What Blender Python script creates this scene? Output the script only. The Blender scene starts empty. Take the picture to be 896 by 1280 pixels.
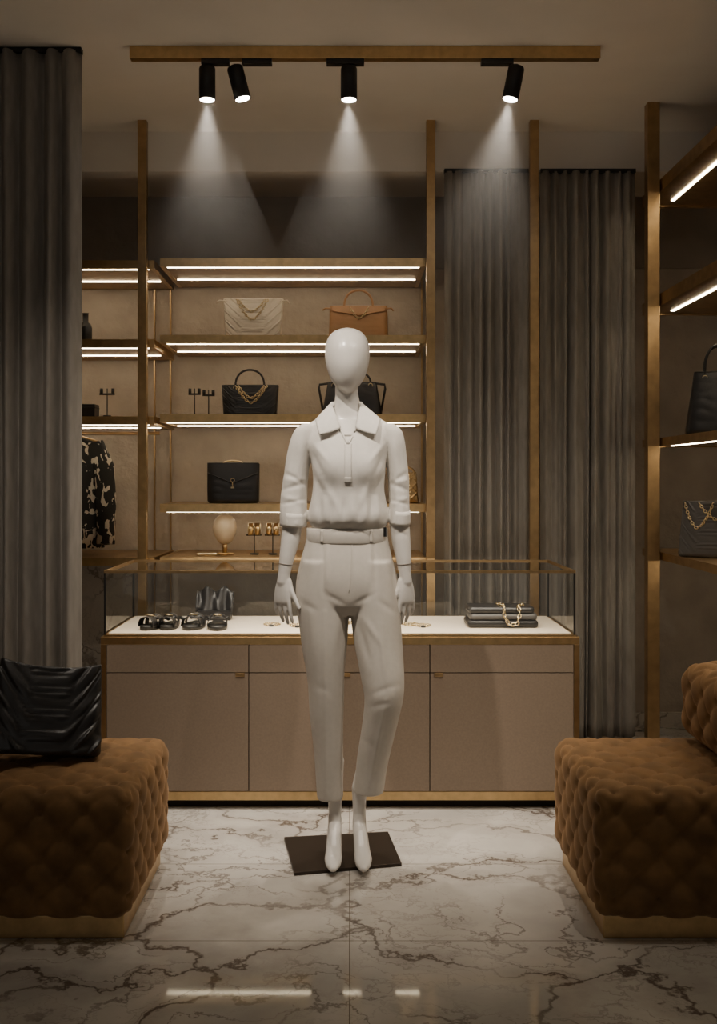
import bpy, bmesh, math, random
import numpy as np
from mathutils import Vector, Matrix, noise
from mathutils.bvhtree import BVHTree
F=1319.0; CZ=1.31; CX=437.0; CY=600.0
random.seed(4); np.random.seed(4)
def W(x,y,d): return Vector(((x-CX)*d/F, d, CZ-(y-CY)*d/F))
def WX(x,d): return (x-CX)*d/F
def WZ(y,d): return CZ-(y-CY)*d/F
scene=bpy.context.scene
# ---------------------------------------------------------------- materials
def newmat(name):
    m=bpy.data.materials.new(name); m.use_nodes=True
    nt=m.node_tree; b=nt.nodes['Principled BSDF']
    return m,nt,b
def pm(name,col,rough=0.5,metal=0.0,var=0.0,vscale=8,bump=0.0,bscale=60,sheen=0,spec=None,coat=0,stretch=None,bdist=0.004):
    m,nt,b=newmat(name)
    b.inputs['Roughness'].default_value=rough; b.inputs['Metallic'].default_value=metal
    b.inputs['Base Color'].default_value=(*col,1)
    if sheen: b.inputs['Sheen Weight'].default_value=sheen; b.inputs['Sheen Roughness'].default_value=0.4; b.inputs['Sheen Tint'].default_value=(min(1,col[0]*2.2+.1),min(1,col[1]*2.2+.1),min(1,col[2]*2.2+.1),1)
    if coat: b.inputs['Coat Weight'].default_value=coat; b.inputs['Coat Roughness'].default_value=0.15
    if spec is not None: b.inputs['Specular IOR Level'].default_value=spec
    tc=nt.nodes.new('ShaderNodeTexCoord'); src=tc.outputs['Object']
    if stretch:
        mp=nt.nodes.new('ShaderNodeMapping'); mp.inputs['Scale'].default_value=stretch
        nt.links.new(src,mp.inputs['Vector']); src=mp.outputs['Vector']
    n=nt.nodes.new('ShaderNodeTexNoise'); n.inputs['Scale'].default_value=vscale; n.inputs['Detail'].default_value=6
    nt.links.new(src,n.inputs['Vector'])
    cr=nt.nodes.new('ShaderNodeValToRGB')
    cr.color_ramp.elements[0].position=0.3; cr.color_ramp.elements[1].position=0.7
    cr.color_ramp.elements[0].color=(*[c*(1-var) for c in col],1)
    cr.color_ramp.elements[1].color=(*[min(1,c*(1+var)) for c in col],1)
    nt.links.new(n.outputs['Fac'],cr.inputs['Fac']); nt.links.new(cr.outputs['Color'],b.inputs['Base Color'])
    if bump:
        n2=nt.nodes.new('ShaderNodeTexNoise'); n2.inputs['Scale'].default_value=bscale; n2.inputs['Detail'].default_value=5
        nt.links.new(src,n2.inputs['Vector'])
        bp=nt.nodes.new('ShaderNodeBump'); bp.inputs['Strength'].default_value=bump; bp.inputs['Distance'].default_value=bdist
        nt.links.new(n2.outputs['Fac'],bp.inputs['Height']); nt.links.new(bp.outputs['Normal'],b.inputs['Normal'])
    return m
def emat(name,col,s):
    m,nt,b=newmat(name); b.inputs['Base Color'].default_value=(0.8,0.8,0.8,1)
    b.inputs['Emission Color'].default_value=(*col,1); b.inputs['Emission Strength'].default_value=s
    return m
def math_node(nt,op,a=None,b=None,c=None):
    n=nt.nodes.new('ShaderNodeMath'); n.operation=op
    for i,v in enumerate((a,b,c)):
        if v is None: continue
        if isinstance(v,(int,float)): n.inputs[i].default_value=v
        else: nt.links.new(v,n.inputs[i])
    return n.outputs[0]
def marble(name,grout=False,base=(0.56,0.53,0.485),vein=(0.125,0.10,0.082)):
    m,nt,b=newmat(name); L=nt.links
    b.inputs['Roughness'].default_value=0.045
    tc=nt.nodes.new('ShaderNodeTexCoord'); co=tc.outputs['Object']
    n=nt.nodes.new('ShaderNodeTexNoise'); n.inputs['Scale'].default_value=1.6; n.inputs['Detail'].default_value=7; n.inputs['Roughness'].default_value=0.6
    L.new(co,n.inputs['Vector'])
    vm=nt.nodes.new('ShaderNodeVectorMath'); vm.operation='MULTIPLY_ADD'
    L.new(n.outputs['Color'],vm.inputs[0]); vm.inputs[1].default_value=(1.1,1.1,1.1); L.new(co,vm.inputs[2])
    mp=nt.nodes.new('ShaderNodeMapping'); mp.inputs['Rotation'].default_value=(0,0,0.5); mp.inputs['Scale'].default_value=(1.0,1.9,1.0)
    L.new(vm.outputs[0],mp.inputs['Vector'])
    def vor(scale,w):
        v=nt.nodes.new('ShaderNodeTexVoronoi'); v.feature='DISTANCE_TO_EDGE'; v.inputs['Scale'].default_value=scale
        L.new(mp.outputs[0],v.inputs['Vector'])
        r=nt.nodes.new('ShaderNodeMapRange'); r.interpolation_type='SMOOTHSTEP'
        r.inputs['From Min'].default_value=0; r.inputs['From Max'].default_value=w
        r.inputs['To Min'].default_value=1; r.inputs['To Max'].default_value=0
        L.new(v.outputs['Distance'],r.inputs['Value']); return r.outputs[0]
    def mask(scale,lo,hi,off):
        mm=nt.nodes.new('ShaderNodeTexNoise'); mm.inputs['Scale'].default_value=scale; mm.inputs['Detail'].default_value=3
        ad=nt.nodes.new('ShaderNodeVectorMath'); ad.operation='ADD'; ad.inputs[1].default_value=(off,off*.7,0); L.new(co,ad.inputs[0]); L.new(ad.outputs[0],mm.inputs['Vector'])
        r=nt.nodes.new('ShaderNodeMapRange'); r.inputs['From Min'].default_value=lo; r.inputs['From Max'].default_value=hi
        L.new(mm.outputs['Fac'],r.inputs['Value']); return r.outputs[0]
    v1=math_node(nt,'MULTIPLY',vor(1.25,0.042),mask(1.5,0.34,0.54,3))
    v2=math_node(nt,'MULTIPLY',vor(3.1,0.045),mask(2.2,0.40,0.58,9)); v2=math_node(nt,'MULTIPLY',v2,0.7)
    v4=math_node(nt,'MULTIPLY',vor(6.3,0.05),mask(2.6,0.44,0.62,17)); v4=math_node(nt,'MULTIPLY',v4,0.4)
    v3=math_node(nt,'MULTIPLY',vor(1.25,0.22),mask(1.5,0.36,0.58,3)); v3=math_node(nt,'MULTIPLY',v3,0.28)
    s=math_node(nt,'MAXIMUM',v1,v2); s=math_node(nt,'MAXIMUM',s,v3); s=math_node(nt,'MAXIMUM',s,v4)
    cl=nt.nodes.new('ShaderNodeTexNoise'); cl.inputs['Scale'].default_value=3; cl.inputs['Detail'].default_value=6; L.new(co,cl.inputs['Vector'])
    r0=nt.nodes.new('ShaderNodeValToRGB'); L.new(cl.outputs['Fac'],r0.inputs['Fac'])
    r0.color_ramp.elements[0].position=.3; r0.color_ramp.elements[0].color=(*[c*.74 for c in base],1)
    r0.color_ramp.elements[1].position=.65; r0.color_ramp.elements[1].color=(*base,1)
    mx=nt.nodes.new('ShaderNodeMix'); mx.data_type='RGBA'
    L.new(s,mx.inputs[0]); L.new(r0.outputs[0],mx.inputs[6]); mx.inputs[7].default_value=(*vein,1)
    out=mx.outputs[2]
    if grout:
        sp=nt.nodes.new('ShaderNodeSeparateXYZ'); L.new(co,sp.inputs[0])
        def line(o,period,off):
            a=math_node(nt,'ADD',o,off); a=math_node(nt,'PINGPONG',a,period/2)
            return math_node(nt,'LESS_THAN',a,0.0016)
        g=math_node(nt,'MAXIMUM',line(sp.outputs[0],1.2,0),line(sp.outputs[1],0.6,0.0))
        m2=nt.nodes.new('ShaderNodeMix'); m2.data_type='RGBA'; L.new(g,m2.inputs[0]); L.new(out,m2.inputs[6]); m2.inputs[7].default_value=(0.14,0.115,0.09,1)
        out=m2.outputs[2]
    L.new(out,b.inputs['Base Color'])
    return m
M={}
M['brass']=pm('brushed_brass',(0.60,0.42,0.21),0.34,1.0,var=.12,vscale=30,bump=.05,bscale=200)
M['brassd']=pm('dark_brass',(0.46,0.31,0.155),0.38,1.0,var=.15,vscale=20)
M['gold']=pm('polished_gold',(0.60,0.48,0.29),0.28,1.0)
M['black']=pm('black_powder_coat',(0.012,0.011,0.010),0.45)
M['leather']=pm('black_leather',(0.014,0.013,0.013),0.36,bump=.25,bscale=220,bdist=.001)
M['leatherg']=pm('charcoal_leather',(0.075,0.070,0.067),0.42,bump=.25,bscale=220,bdist=.001)
M['cream']=pm('cream_leather',(0.66,0.59,0.49),0.45,var=.08,bump=.2,bscale=200,bdist=.001)
M['tan']=pm('tan_leather',(0.40,0.21,0.09),0.42,var=.12,bump=.2,bscale=200,bdist=.001)
M['velvet']=pm('ochre_velvet',(0.185,0.098,0.034),0.85,var=.3,vscale=14,bump=.3,bscale=300,sheen=.7,bdist=.001)
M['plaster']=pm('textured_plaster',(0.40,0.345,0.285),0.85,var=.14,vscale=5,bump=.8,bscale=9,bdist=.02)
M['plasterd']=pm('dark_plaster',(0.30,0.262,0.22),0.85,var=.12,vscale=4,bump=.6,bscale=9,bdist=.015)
M['ceil']=pm('ceiling_paint',(0.78,0.735,0.67),0.9,var=.04,vscale=3,bump=.15,bscale=40)
M['curtain']=pm('taupe_linen_curtain',(0.26,0.238,0.21),0.9,var=.14,vscale=40,bump=.35,bscale=350,sheen=.15,stretch=(1,1,.25),bdist=.001)
M['cab']=pm('taupe_cabinet_fabric',(0.27,0.205,0.15),0.7,var=.07,vscale=120,bump=.3,bscale=400,bdist=.001)
M['gap']=pm('shadow_gap',(0.02,0.015,0.012),0.8)
M['pad']=pm('ivory_suede_pad',(0.62,0.54,0.43),0.9,var=.04,vscale=20)
M['skin']=pm('mannequin_gloss_white',(0.68,0.65,0.61),0.28,var=.01)
M['seam']=pm('mannequin_seam',(0.18,0.15,0.12),0.5)
M['shirt']=pm('white_crepe',(0.69,0.66,0.615),0.75,var=.03,vscale=60,bump=.15,bscale=420,bdist=.0008)
M['trouser']=pm('ivory_twill',(0.59,0.55,0.495),0.8,var=.03,vscale=60,bump=.2,bscale=420,bdist=.0008)
M['plate']=pm('bronze_base_plate',(0.045,0.034,0.026),0.38,.7)
M['egg']=pm('ivory_ceramic',(0.55,0.46,0.34),0.5)
M['led']=emat('warm_led',(1.0,0.84,0.60),22)
M['lens']=emat('spot_lens',(1.0,0.93,0.82),40)
M['marble']=marble('marble_floor_tile',True)
M['marblew']=marble('marble_panel',False,base=(0.60,0.55,0.49))
def leopard():
    m,nt,b=newmat('monochrome_patch_print'); b.inputs['Roughness'].default_value=.8
    tc=nt.nodes.new('ShaderNodeTexCoord'); mp=nt.nodes.new('ShaderNodeMapping'); mp.inputs['Scale'].default_value=(1,1,.6); nt.links.new(tc.outputs['Object'],mp.inputs[0])
    n=nt.nodes.new('ShaderNodeTexNoise'); n.inputs['Scale'].default_value=30; n.inputs['Detail'].default_value=2; n.inputs['Distortion'].default_value=.6
    nt.links.new(mp.outputs[0],n.inputs['Vector'])
    r=nt.nodes.new('ShaderNodeValToRGB'); r.color_ramp.interpolation='CONSTANT'; r.color_ramp.elements[0].color=(.012,.011,.010,1)
    r.color_ramp.elements[1].position=.56; r.color_ramp.elements[1].color=(.55,.49,.41,1)
    nt.links.new(n.outputs['Fac'],r.inputs[0]); nt.links.new(r.outputs[0],b.inputs['Base Color']); return m
M['print']=leopard()
def glassmat():
    m,nt,b=newmat('clear_glass'); nt.nodes.remove(b); out=nt.nodes['Material Output']
    t=nt.nodes.new('ShaderNodeBsdfTransparent'); t.inputs[0].default_value=(.95,.96,.95,1)
    g=nt.nodes.new('ShaderNodeBsdfGlossy'); g.inputs['Roughness'].default_value=.02; g.inputs['Color'].default_value=(.9,.9,.9,1)
    f=nt.nodes.new('ShaderNodeFresnel'); f.inputs[0].default_value=1.5
    mx=nt.nodes.new('ShaderNodeMixShader'); nt.links.new(f.outputs[0],mx.inputs[0]); nt.links.new(t.outputs[0],mx.inputs[1]); nt.links.new(g.outputs[0],mx.inputs[2])
    nt.links.new(mx.outputs[0],out.inputs[0]); return m
M['glass']=glassmat()
# ---------------------------------------------------------------- builder
def frames(pts):
    P=[Vector(p) for p in pts]; n=len(P); T=[]
    for i in range(n):
        a=P[max(i-1,0)]; b=P[min(i+1,n-1)]; t=(b-a); T.append(t.normalized() if t.length>1e-9 else Vector((0,0,1)))
    ref=Vector((0,0,1)) if abs(T[0].z)<.9 else Vector((1,0,0))
    U=[T[0].cross(ref).normalized()]
    for i in range(1,n):
        u=U[-1]-T[i]*U[-1].dot(T[i]); U.append(u.normalized())
    return P,T,U
class B:
    def __init__(s): s.v=[];s.f=[];s.m=[];s.s=[];s.mats=[]
    def mi(s,mat):
        if mat not in s.mats: s.mats.append(mat)
        return s.mats.index(mat)
    def add(s,vs,fs,mat,smooth=False):
        o=len(s.v); s.v+= [tuple(v) for v in vs]; k=s.mi(mat)
        for f in fs: s.f.append([i+o for i in f]); s.m.append(k); s.s.append(smooth)
    def box(s,x0,x1,y0,y1,z0,z1,mat,M4=None):
        vs=[Vector((x,y,z)) for z in (z0,z1) for y in (y0,y1) for x in (x0,x1)]
        if M4 is not None: vs=[M4@v for v in vs]
        s.add(vs,[(0,2,3,1),(4,5,7,6),(0,1,5,4),(2,6,7,3),(0,4,6,2),(1,3,7,5)],mat)
    def loft(s,rings,mat,smooth=True,cap=True,closed=True):
        n=len(rings[0]); vs=[p for r in rings for p in r]; fs=[]
        rng=range(n) if closed else range(n-1)
        for i in range(len(rings)-1):
            for j in rng:
                k=(j+1)%n; fs.append((i*n+j,i*n+k,(i+1)*n+k,(i+1)*n+j))
        if cap and closed:
            fs.append(tuple(reversed(range(n)))); fs.append(tuple(range((len(rings)-1)*n,len(rings)*n)))
        s.add(vs,fs,mat,smooth)
    def tube(s,pts,r,mat,n=12,rb=None,frame=None,round_ends=False,smooth=True):
        P,T,U=frames(pts); m=len(P)
        r=[r]*m if isinstance(r,(int,float)) else list(r)
        rb=r if rb is None else ([rb]*m if isinstance(rb,(int,float)) else list(rb))
        rings=[]
        def ring(i,p,ka):
            if frame: u=Vector(frame[0]); v=Vector(frame[1])
            else: u=U[i]; v=T[i].cross(u)
            return [p+u*math.cos(a)*r[i]*ka+v*math.sin(a)*rb[i]*ka for a in [2*math.pi*k/n for k in range(n)]]
        if round_ends:
            for a in (80,60,35): 
                a=math.radians(a); rings.append(ring(0,P[0]-T[0]*min(r[0],rb[0])*math.sin(a),math.cos(a)))
        for i in range(m): rings.append(ring(i,P[i],1))
        if round_ends:
            for a in (35,60,80):
                a=math.radians(a); rings.append(ring(m-1,P[-1]+T[-1]*min(r[-1],rb[-1])*math.sin(a),math.cos(a)))
        s.loft(rings,mat,smooth)
    def cyl(s,p0,p1,r,mat,n=24,r2=None):
        s.tube([p0,p1],[r,r2 if r2 is not None else r],mat,n)
    def lathe(s,c,prof,mat,n=28):
        rings=[[Vector((c[0]+r*math.cos(a),c[1]+r*math.sin(a),c[2]+z)) for a in [2*math.pi*k/n for k in range(n)]] for r,z in prof]
        s.loft(rings,mat)
    def torus(s,c,R,r,axis,mat,n=20,k=8,u=None,stretch=1.0):
        ax=Vector(axis).normalized(); u=Vector(u).normalized() if u is not None else ax.orthogonal().normalized(); w=ax.cross(u)
        vs=[];fs=[]
        for i in range(n):
            a=2*math.pi*i/n; d=u*math.cos(a)*stretch+w*math.sin(a)
            dn=(u*math.cos(a)+w*math.sin(a))
            for j in range(k):
                b=2*math.pi*j/k; vs.append(Vector(c)+d*R+dn*r*math.cos(b)+ax*r*math.sin(b))
        for i in range(n):
            for j in range(k): fs.append((i*k+j,((i+1)%n)*k+j,((i+1)%n)*k+(j+1)%k,i*k+(j+1)%k))
        s.add(vs,fs,mat,True)
    def chain(s,pts,mat,link=0.016,thick=0.0022):
        P=[Vector(p) for p in pts]; L=[0]
        for i in range(1,len(P)): L.append(L[-1]+(P[i]-P[i-1]).length)
        n=max(2,int(L[-1]/(link*.78)))
        def at(t):
            t=min(max(t,0),L[-1])
            for i in range(1,len(P)):
                if t<=L[i]: return P[i-1].lerp(P[i],(t-L[i-1])/max(1e-9,L[i]-L[i-1]))
            return P[-1]
        for i in range(n):
            t=(i+.5)/n*L[-1]; c=at(t); d=(at(t+link*.4)-at(t-link*.4)).normalized()
            side=d.orthogonal().normalized(); q=Matrix.Rotation((i%2)*math.pi/2+.4,3,d)@side
            s.torus(c,link*.33,thick,q,mat,10,5,u=d,stretch=1.5)
    def grid(s,rows,mat,smooth=True):
        s.loft(rows,mat,smooth,cap=False,closed=False)
    def finish(s,name,parent=None,bevel=0,loc=None,rot=None,solid=0,subsurf=0,doubles=False):
        me=bpy.data.meshes.new(name); me.from_pydata(s.v,[],s.f)
        for m in s.mats: me.materials.append(m)
        me.polygons.foreach_set('material_index',s.m); me.polygons.foreach_set('use_smooth',s.s)
        bm=bmesh.new(); bm.from_mesh(me)
        if doubles: bmesh.ops.remove_doubles(bm,verts=bm.verts,dist=1e-5)
        bmesh.ops.recalc_face_normals(bm,faces=bm.faces); bm.to_mesh(me); bm.free()
        o=bpy.data.objects.new(name,me); scene.collection.objects.link(o)
        if loc: o.location=loc
        if rot: o.rotation_euler=rot
        if solid:
            q=o.modifiers.new('solid','SOLIDIFY'); q.thickness=solid; q.offset=0
        if bevel:
            q=o.modifiers.new('bevel','BEVEL'); q.width=bevel; q.segments=2; q.limit_method='ANGLE'; q.angle_limit=math.radians(50)
        if subsurf:
            q=o.modifiers.new('sub','SUBSURF'); q.levels=subsurf; q.render_levels=subsurf
        if parent: o.parent=parent
        return o
def empty(name,loc=(0,0,0)):
    e=bpy.data.objects.new(name,None); scene.collection.objects.link(e); e.location=loc; e.empty_display_size=.1; return e
def simple_box(name,x0,x1,y0,y1,z0,z1,mat,bevel=0,parent=None):
    b=B(); b.box(x0,x1,y0,y1,z0,z1,mat); return b.finish(name,parent,bevel)
# ---------------------------------------------------------------- room
HC=CZ+1.70; YB=5.62; XL=-2.15; XR=2.05; YF=0.6
simple_box('floor',XL-.1,XR+.1,-1.6,YB+.1,-.1,0,M['marble'])
simple_box('ceiling',XL-.1,XR+.1,-1.6,YB+.1,HC,HC+.1,M['ceil'])
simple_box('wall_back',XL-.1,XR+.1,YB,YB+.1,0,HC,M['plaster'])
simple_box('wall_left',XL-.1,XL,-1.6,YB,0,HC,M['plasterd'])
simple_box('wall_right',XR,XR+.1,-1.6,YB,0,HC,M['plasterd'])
simple_box('trim_bulkhead',XL,XR,5.15,YB,HC-.195,HC,M['ceil'])
simple_box('baseboard_back',XL,XR,YB-.015,YB,0,.075,M['marblew'])
simple_box('trim_marble_panel',XL,WX(163,5.55),YB-.03,YB-.015,.075,WZ(707,5.55),M['marblew'])
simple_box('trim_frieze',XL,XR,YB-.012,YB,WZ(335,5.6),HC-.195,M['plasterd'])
# ---------------------------------------------------------------- curtains
def curtain(name,x0,x1,d,zt,zb,folds,seed,amp=.035,flare=0.0):
    rnd=random.Random(seed); n=folds*14; b=B(); nz=36
    ws=[rnd.uniform(.45,1.6) for _ in range(folds)]; tot=sum(ws); 
    edges=[0]
    for w in ws: edges.append(edges[-1]+w/tot)
    am=[rnd.uniform(.4,1.25) for _ in range(folds)]
    rows=[]
    for k in range(nz+1):
        t=k/nz; z=zt+(zb-zt)*t; row=[]
        for i in range(n+1):
            u=i/n; j=min(folds-1,max(0,next((q for q in range(folds) if edges[q+1]>=u-1e-9),folds-1)))
            ph=(u-edges[j])/(edges[j+1]-edges[j])
            a=am[j]*(.6+.5*t)*amp
            yy=-a*abs(math.sin(math.pi*ph))**1.5*1.6+amp*.5
            yy+=.008*math.sin(u*57+t*2.1+seed)+.005*noise.noise(Vector((u*30,t*3,seed)))
            xx=x0+(x1-x0)*u+.012*t*math.sin(u*23+seed+t*2.5)*math.sin(math.pi*u)+flare*t*t*(u-.5)
            row.append(Vector((xx,d+yy,z+ (0.006*math.sin(u*40) if k==nz else 0))))
        rows.append(row)
    b.grid(rows,M['curtain'])
    b.box(min(x0,x1),max(x0,x1),d+.0,d+.03,zt-.005,zt+.012,M['black'])
    return b.finish(name,solid=.003)
curtain('curtain',XL+.05,WX(101,4.14),4.14,HC-.014,.015,15,3,.045)
curtain('curtain',WX(555,5.12),WX(661,5.12),5.10,HC-.208,.07,9,5,.034)
curtain('curtain',WX(675,5.12),WX(793,5.12),5.10,HC-.208,.065,9,9,.034)
# ---------------------------------------------------------------- brass poles
def pole(px,d,w=.042,nm='brass_pole'):
    X=WX(px,d); b=B(); b.box(X-w/2,X+w/2,d-.02,d+.02,0,HC,M['brassd']); b.box(X-w/2-.012,X+w/2+.012,d-.03,d+.03,0,.008,M['brassd']); return b.finish(nm,bevel=.002)
pole(178.5,5.0); pole(538,5.0); pole(667,5.0)
b=B(); b.box(1.340,1.395,4.745,4.80,0,HC,M['brassd']); b.finish('brass_pole',bevel=.002)
# ---------------------------------------------------------------- shelves
SF=5.05
SY={1:328,2:424,3:523,4:635,5:702}
SZ={k:WZ(v,SF) for k,v in SY.items()}
def shelf(x0,x1,zc,name,led=True,th=.04):
    b=B(); y0,y1=SF,YB-.014
    b.box(x0,x1,y0,y0+.02,zc-th/2,zc+th/2,M['brass'])
    b.box(x0,x0+.02,y0+.02,y1,zc-th/2,zc+th/2,M['brass']); b.box(x1-.02,x1,y0+.02,y1,zc-th/2,zc+th/2,M['brass'])
    b.box(x0+.02,x1-.02,y0+.02,y1,zc-th/2+.002,zc+th/2-.001,M['brassd'])
    if led:
        for q in (.022,.33):
            b.box(x0+.03,x1-.03,y0+q,y0+q+.008,zc-th/2-.0015,zc-th/2+.0025,M['led'])
    return b.finish(name)
XS0,XS1=WX(200,SF),WX(532,SF)
for k in SZ: shelf(XS0,XS1,SZ[k],'wall_shelf',led=(k<5))
XA0,XA1=XL+.02,WX(193,SF)
for k in (1,2,3): shelf(XA0,XA1,SZ[k]-(.01 if k!=2 else .02),'wall_shelf')
shelf(XA0,XA1,SZ[5],'wall_shelf',led=False)
b=B()
for px in (213,193,527):
    X=WX(px,YB-.03); b.box(X-.004,X+.004,YB-.03,YB-.014,.1,SZ[1]+.05,M['brassd'])
b.finish('shelf_standards')
# right side shelving
RZ=[CZ+1.30,CZ+.785,CZ+.155,CZ-.36]
for i,z in enumerate(RZ):
    b=B(); x0,x1,y0,y1=1.40,XR-.005,2.7,5.05; th=.055 if i<2 else .035
    b.box(x0,x0+.03,y0,y1,z,z+th,M['brassd']); b.box(x0+.03,x1,y1-.03,y1,z,z+th*.6,M['brassd']); b.box(x0+.03,x1,y0,y0+.03,z,z+th,M['brassd'])
    b.box(x0+.03,x1,y0+.03,y1-.03,z+.006,z+th,M['brassd'])
    b.box(x0+.10,x0+.116,y0+.05,y1-.12,z+.003,z+.0065,M['led'])
    b.finish('side_shelf')
# ---------------------------------------------------------------- display case
b=B(); c0,c1=WX(126,4.2),WX(724,4.2); y0,y1=4.2,4.78; zt=WZ(796,4.2)
b.box(c0+.03,c1-.03,y0+.04,y1-.02,0,.035,M['gap'])
b.box(c0,c1,y0,y1,.035,.07,M['brass'])
b.box(c0+.02,c1-.02,y0+.012,y1-.01,.07,zt-.03,M['gap'])
zr=WZ(841,4.2); xs=[c0+.022,WX(311,4.2),WX(537,4.2),c1-.022]; g=.0018
for i in range(3):
    b.box(xs[i]+g,xs[i+1]-g,y0-.002,y0+.014,.072,zr-g,M['cab']); b.box(xs[i]+g,xs[i+1]-g,y0-.002,y0+.014,zr+g,zt-.031,M['cab'])
for i,px in enumerate((300,432,548)):
    X=WX(px,4.2); b.box(X-.018,X+.018,y0-.008,y0+.002,zr-.014,zr-.001,M['brassd'])
b.box(c0+.001,c0+.02,y0+.03,y1-.02,.07,zt-.03,M['cab']); b.box(c1-.02,c1-.001,y0+.03,y1-.02,.07,zt-.03,M['cab'])
for X in (c0,c1-.022): b.box(X,X+.022,y0-.004,y0+.02,.07,zt-.03,M['brassd']); b.box(X,X+.022,y1-.02,y1,.07,zt-.03,M['brassd'])
b.box(c0,c1,y0-.004,y1,zt-.03,zt,M['brass'])
b.finish('display_cabinet',bevel=.0012)
gt=WZ(715,4.2); g0,g1=WX(131,4.2),WX(718,4.2)
gx0,gx1,gy0,gy1=g0,g1,y0+.004,y1-.02
e=empty('glass_display_case')
b=B(); b.box(gx0+.01,gx1-.01,gy0+.012,gy1-.01,zt+.001,zt+.012,M['pad']); b.finish('display_pad',e)
b=B()
def quad(b,p,mat): b.add([Vector(q) for q in p],[(0,1,2,3)],mat)
zb=zt+.002
quad(b,[(gx0,gy0,zb),(gx1,gy0,zb),(gx1,gy0,gt),(gx0,gy0,gt)],M['glass'])
quad(b,[(gx0,gy1,zb),(gx1,gy1,zb),(gx1,gy1,gt),(gx0,gy1,gt)],M['glass'])
quad(b,[(gx0,gy0,zb),(gx0,gy1,zb),(gx0,gy1,gt),(gx0,gy0,gt)],M['glass'])
quad(b,[(gx1,gy0,zb),(gx1,gy1,zb),(gx1,gy1,gt),(gx1,gy0,gt)],M['glass'])
quad(b,[(gx0,gy0,gt),(gx1,gy0,gt),(gx1,gy1,gt),(gx0,gy1,gt)],M['glass'])
b.finish('glass_panes',e)
b=B(); t=.0045
for Y in (gy0,gy1):
    b.box(gx0-t,gx1+t,Y-t,Y+t,gt-.004,gt+.006,M['brassd']); b.box(gx0-t,gx1+t,Y-t,Y+t,zt,zt+.008,M['brass'])
    for X in (gx0,gx1): b.box(X-t*.8,X+t*.8,Y-t,Y+t,zt+.008,gt-.004,M['black'])
for X in (gx0,gx1): b.box(X-t,X+t,gy0+t,gy1-t,gt-.004,gt+.006,M['brassd']); b.box(X-t,X+t,gy0+t,gy1-t,zt,zt+.008,M['brass'])
b.finish('case_frame',e)
ZP=zt+.012
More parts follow.
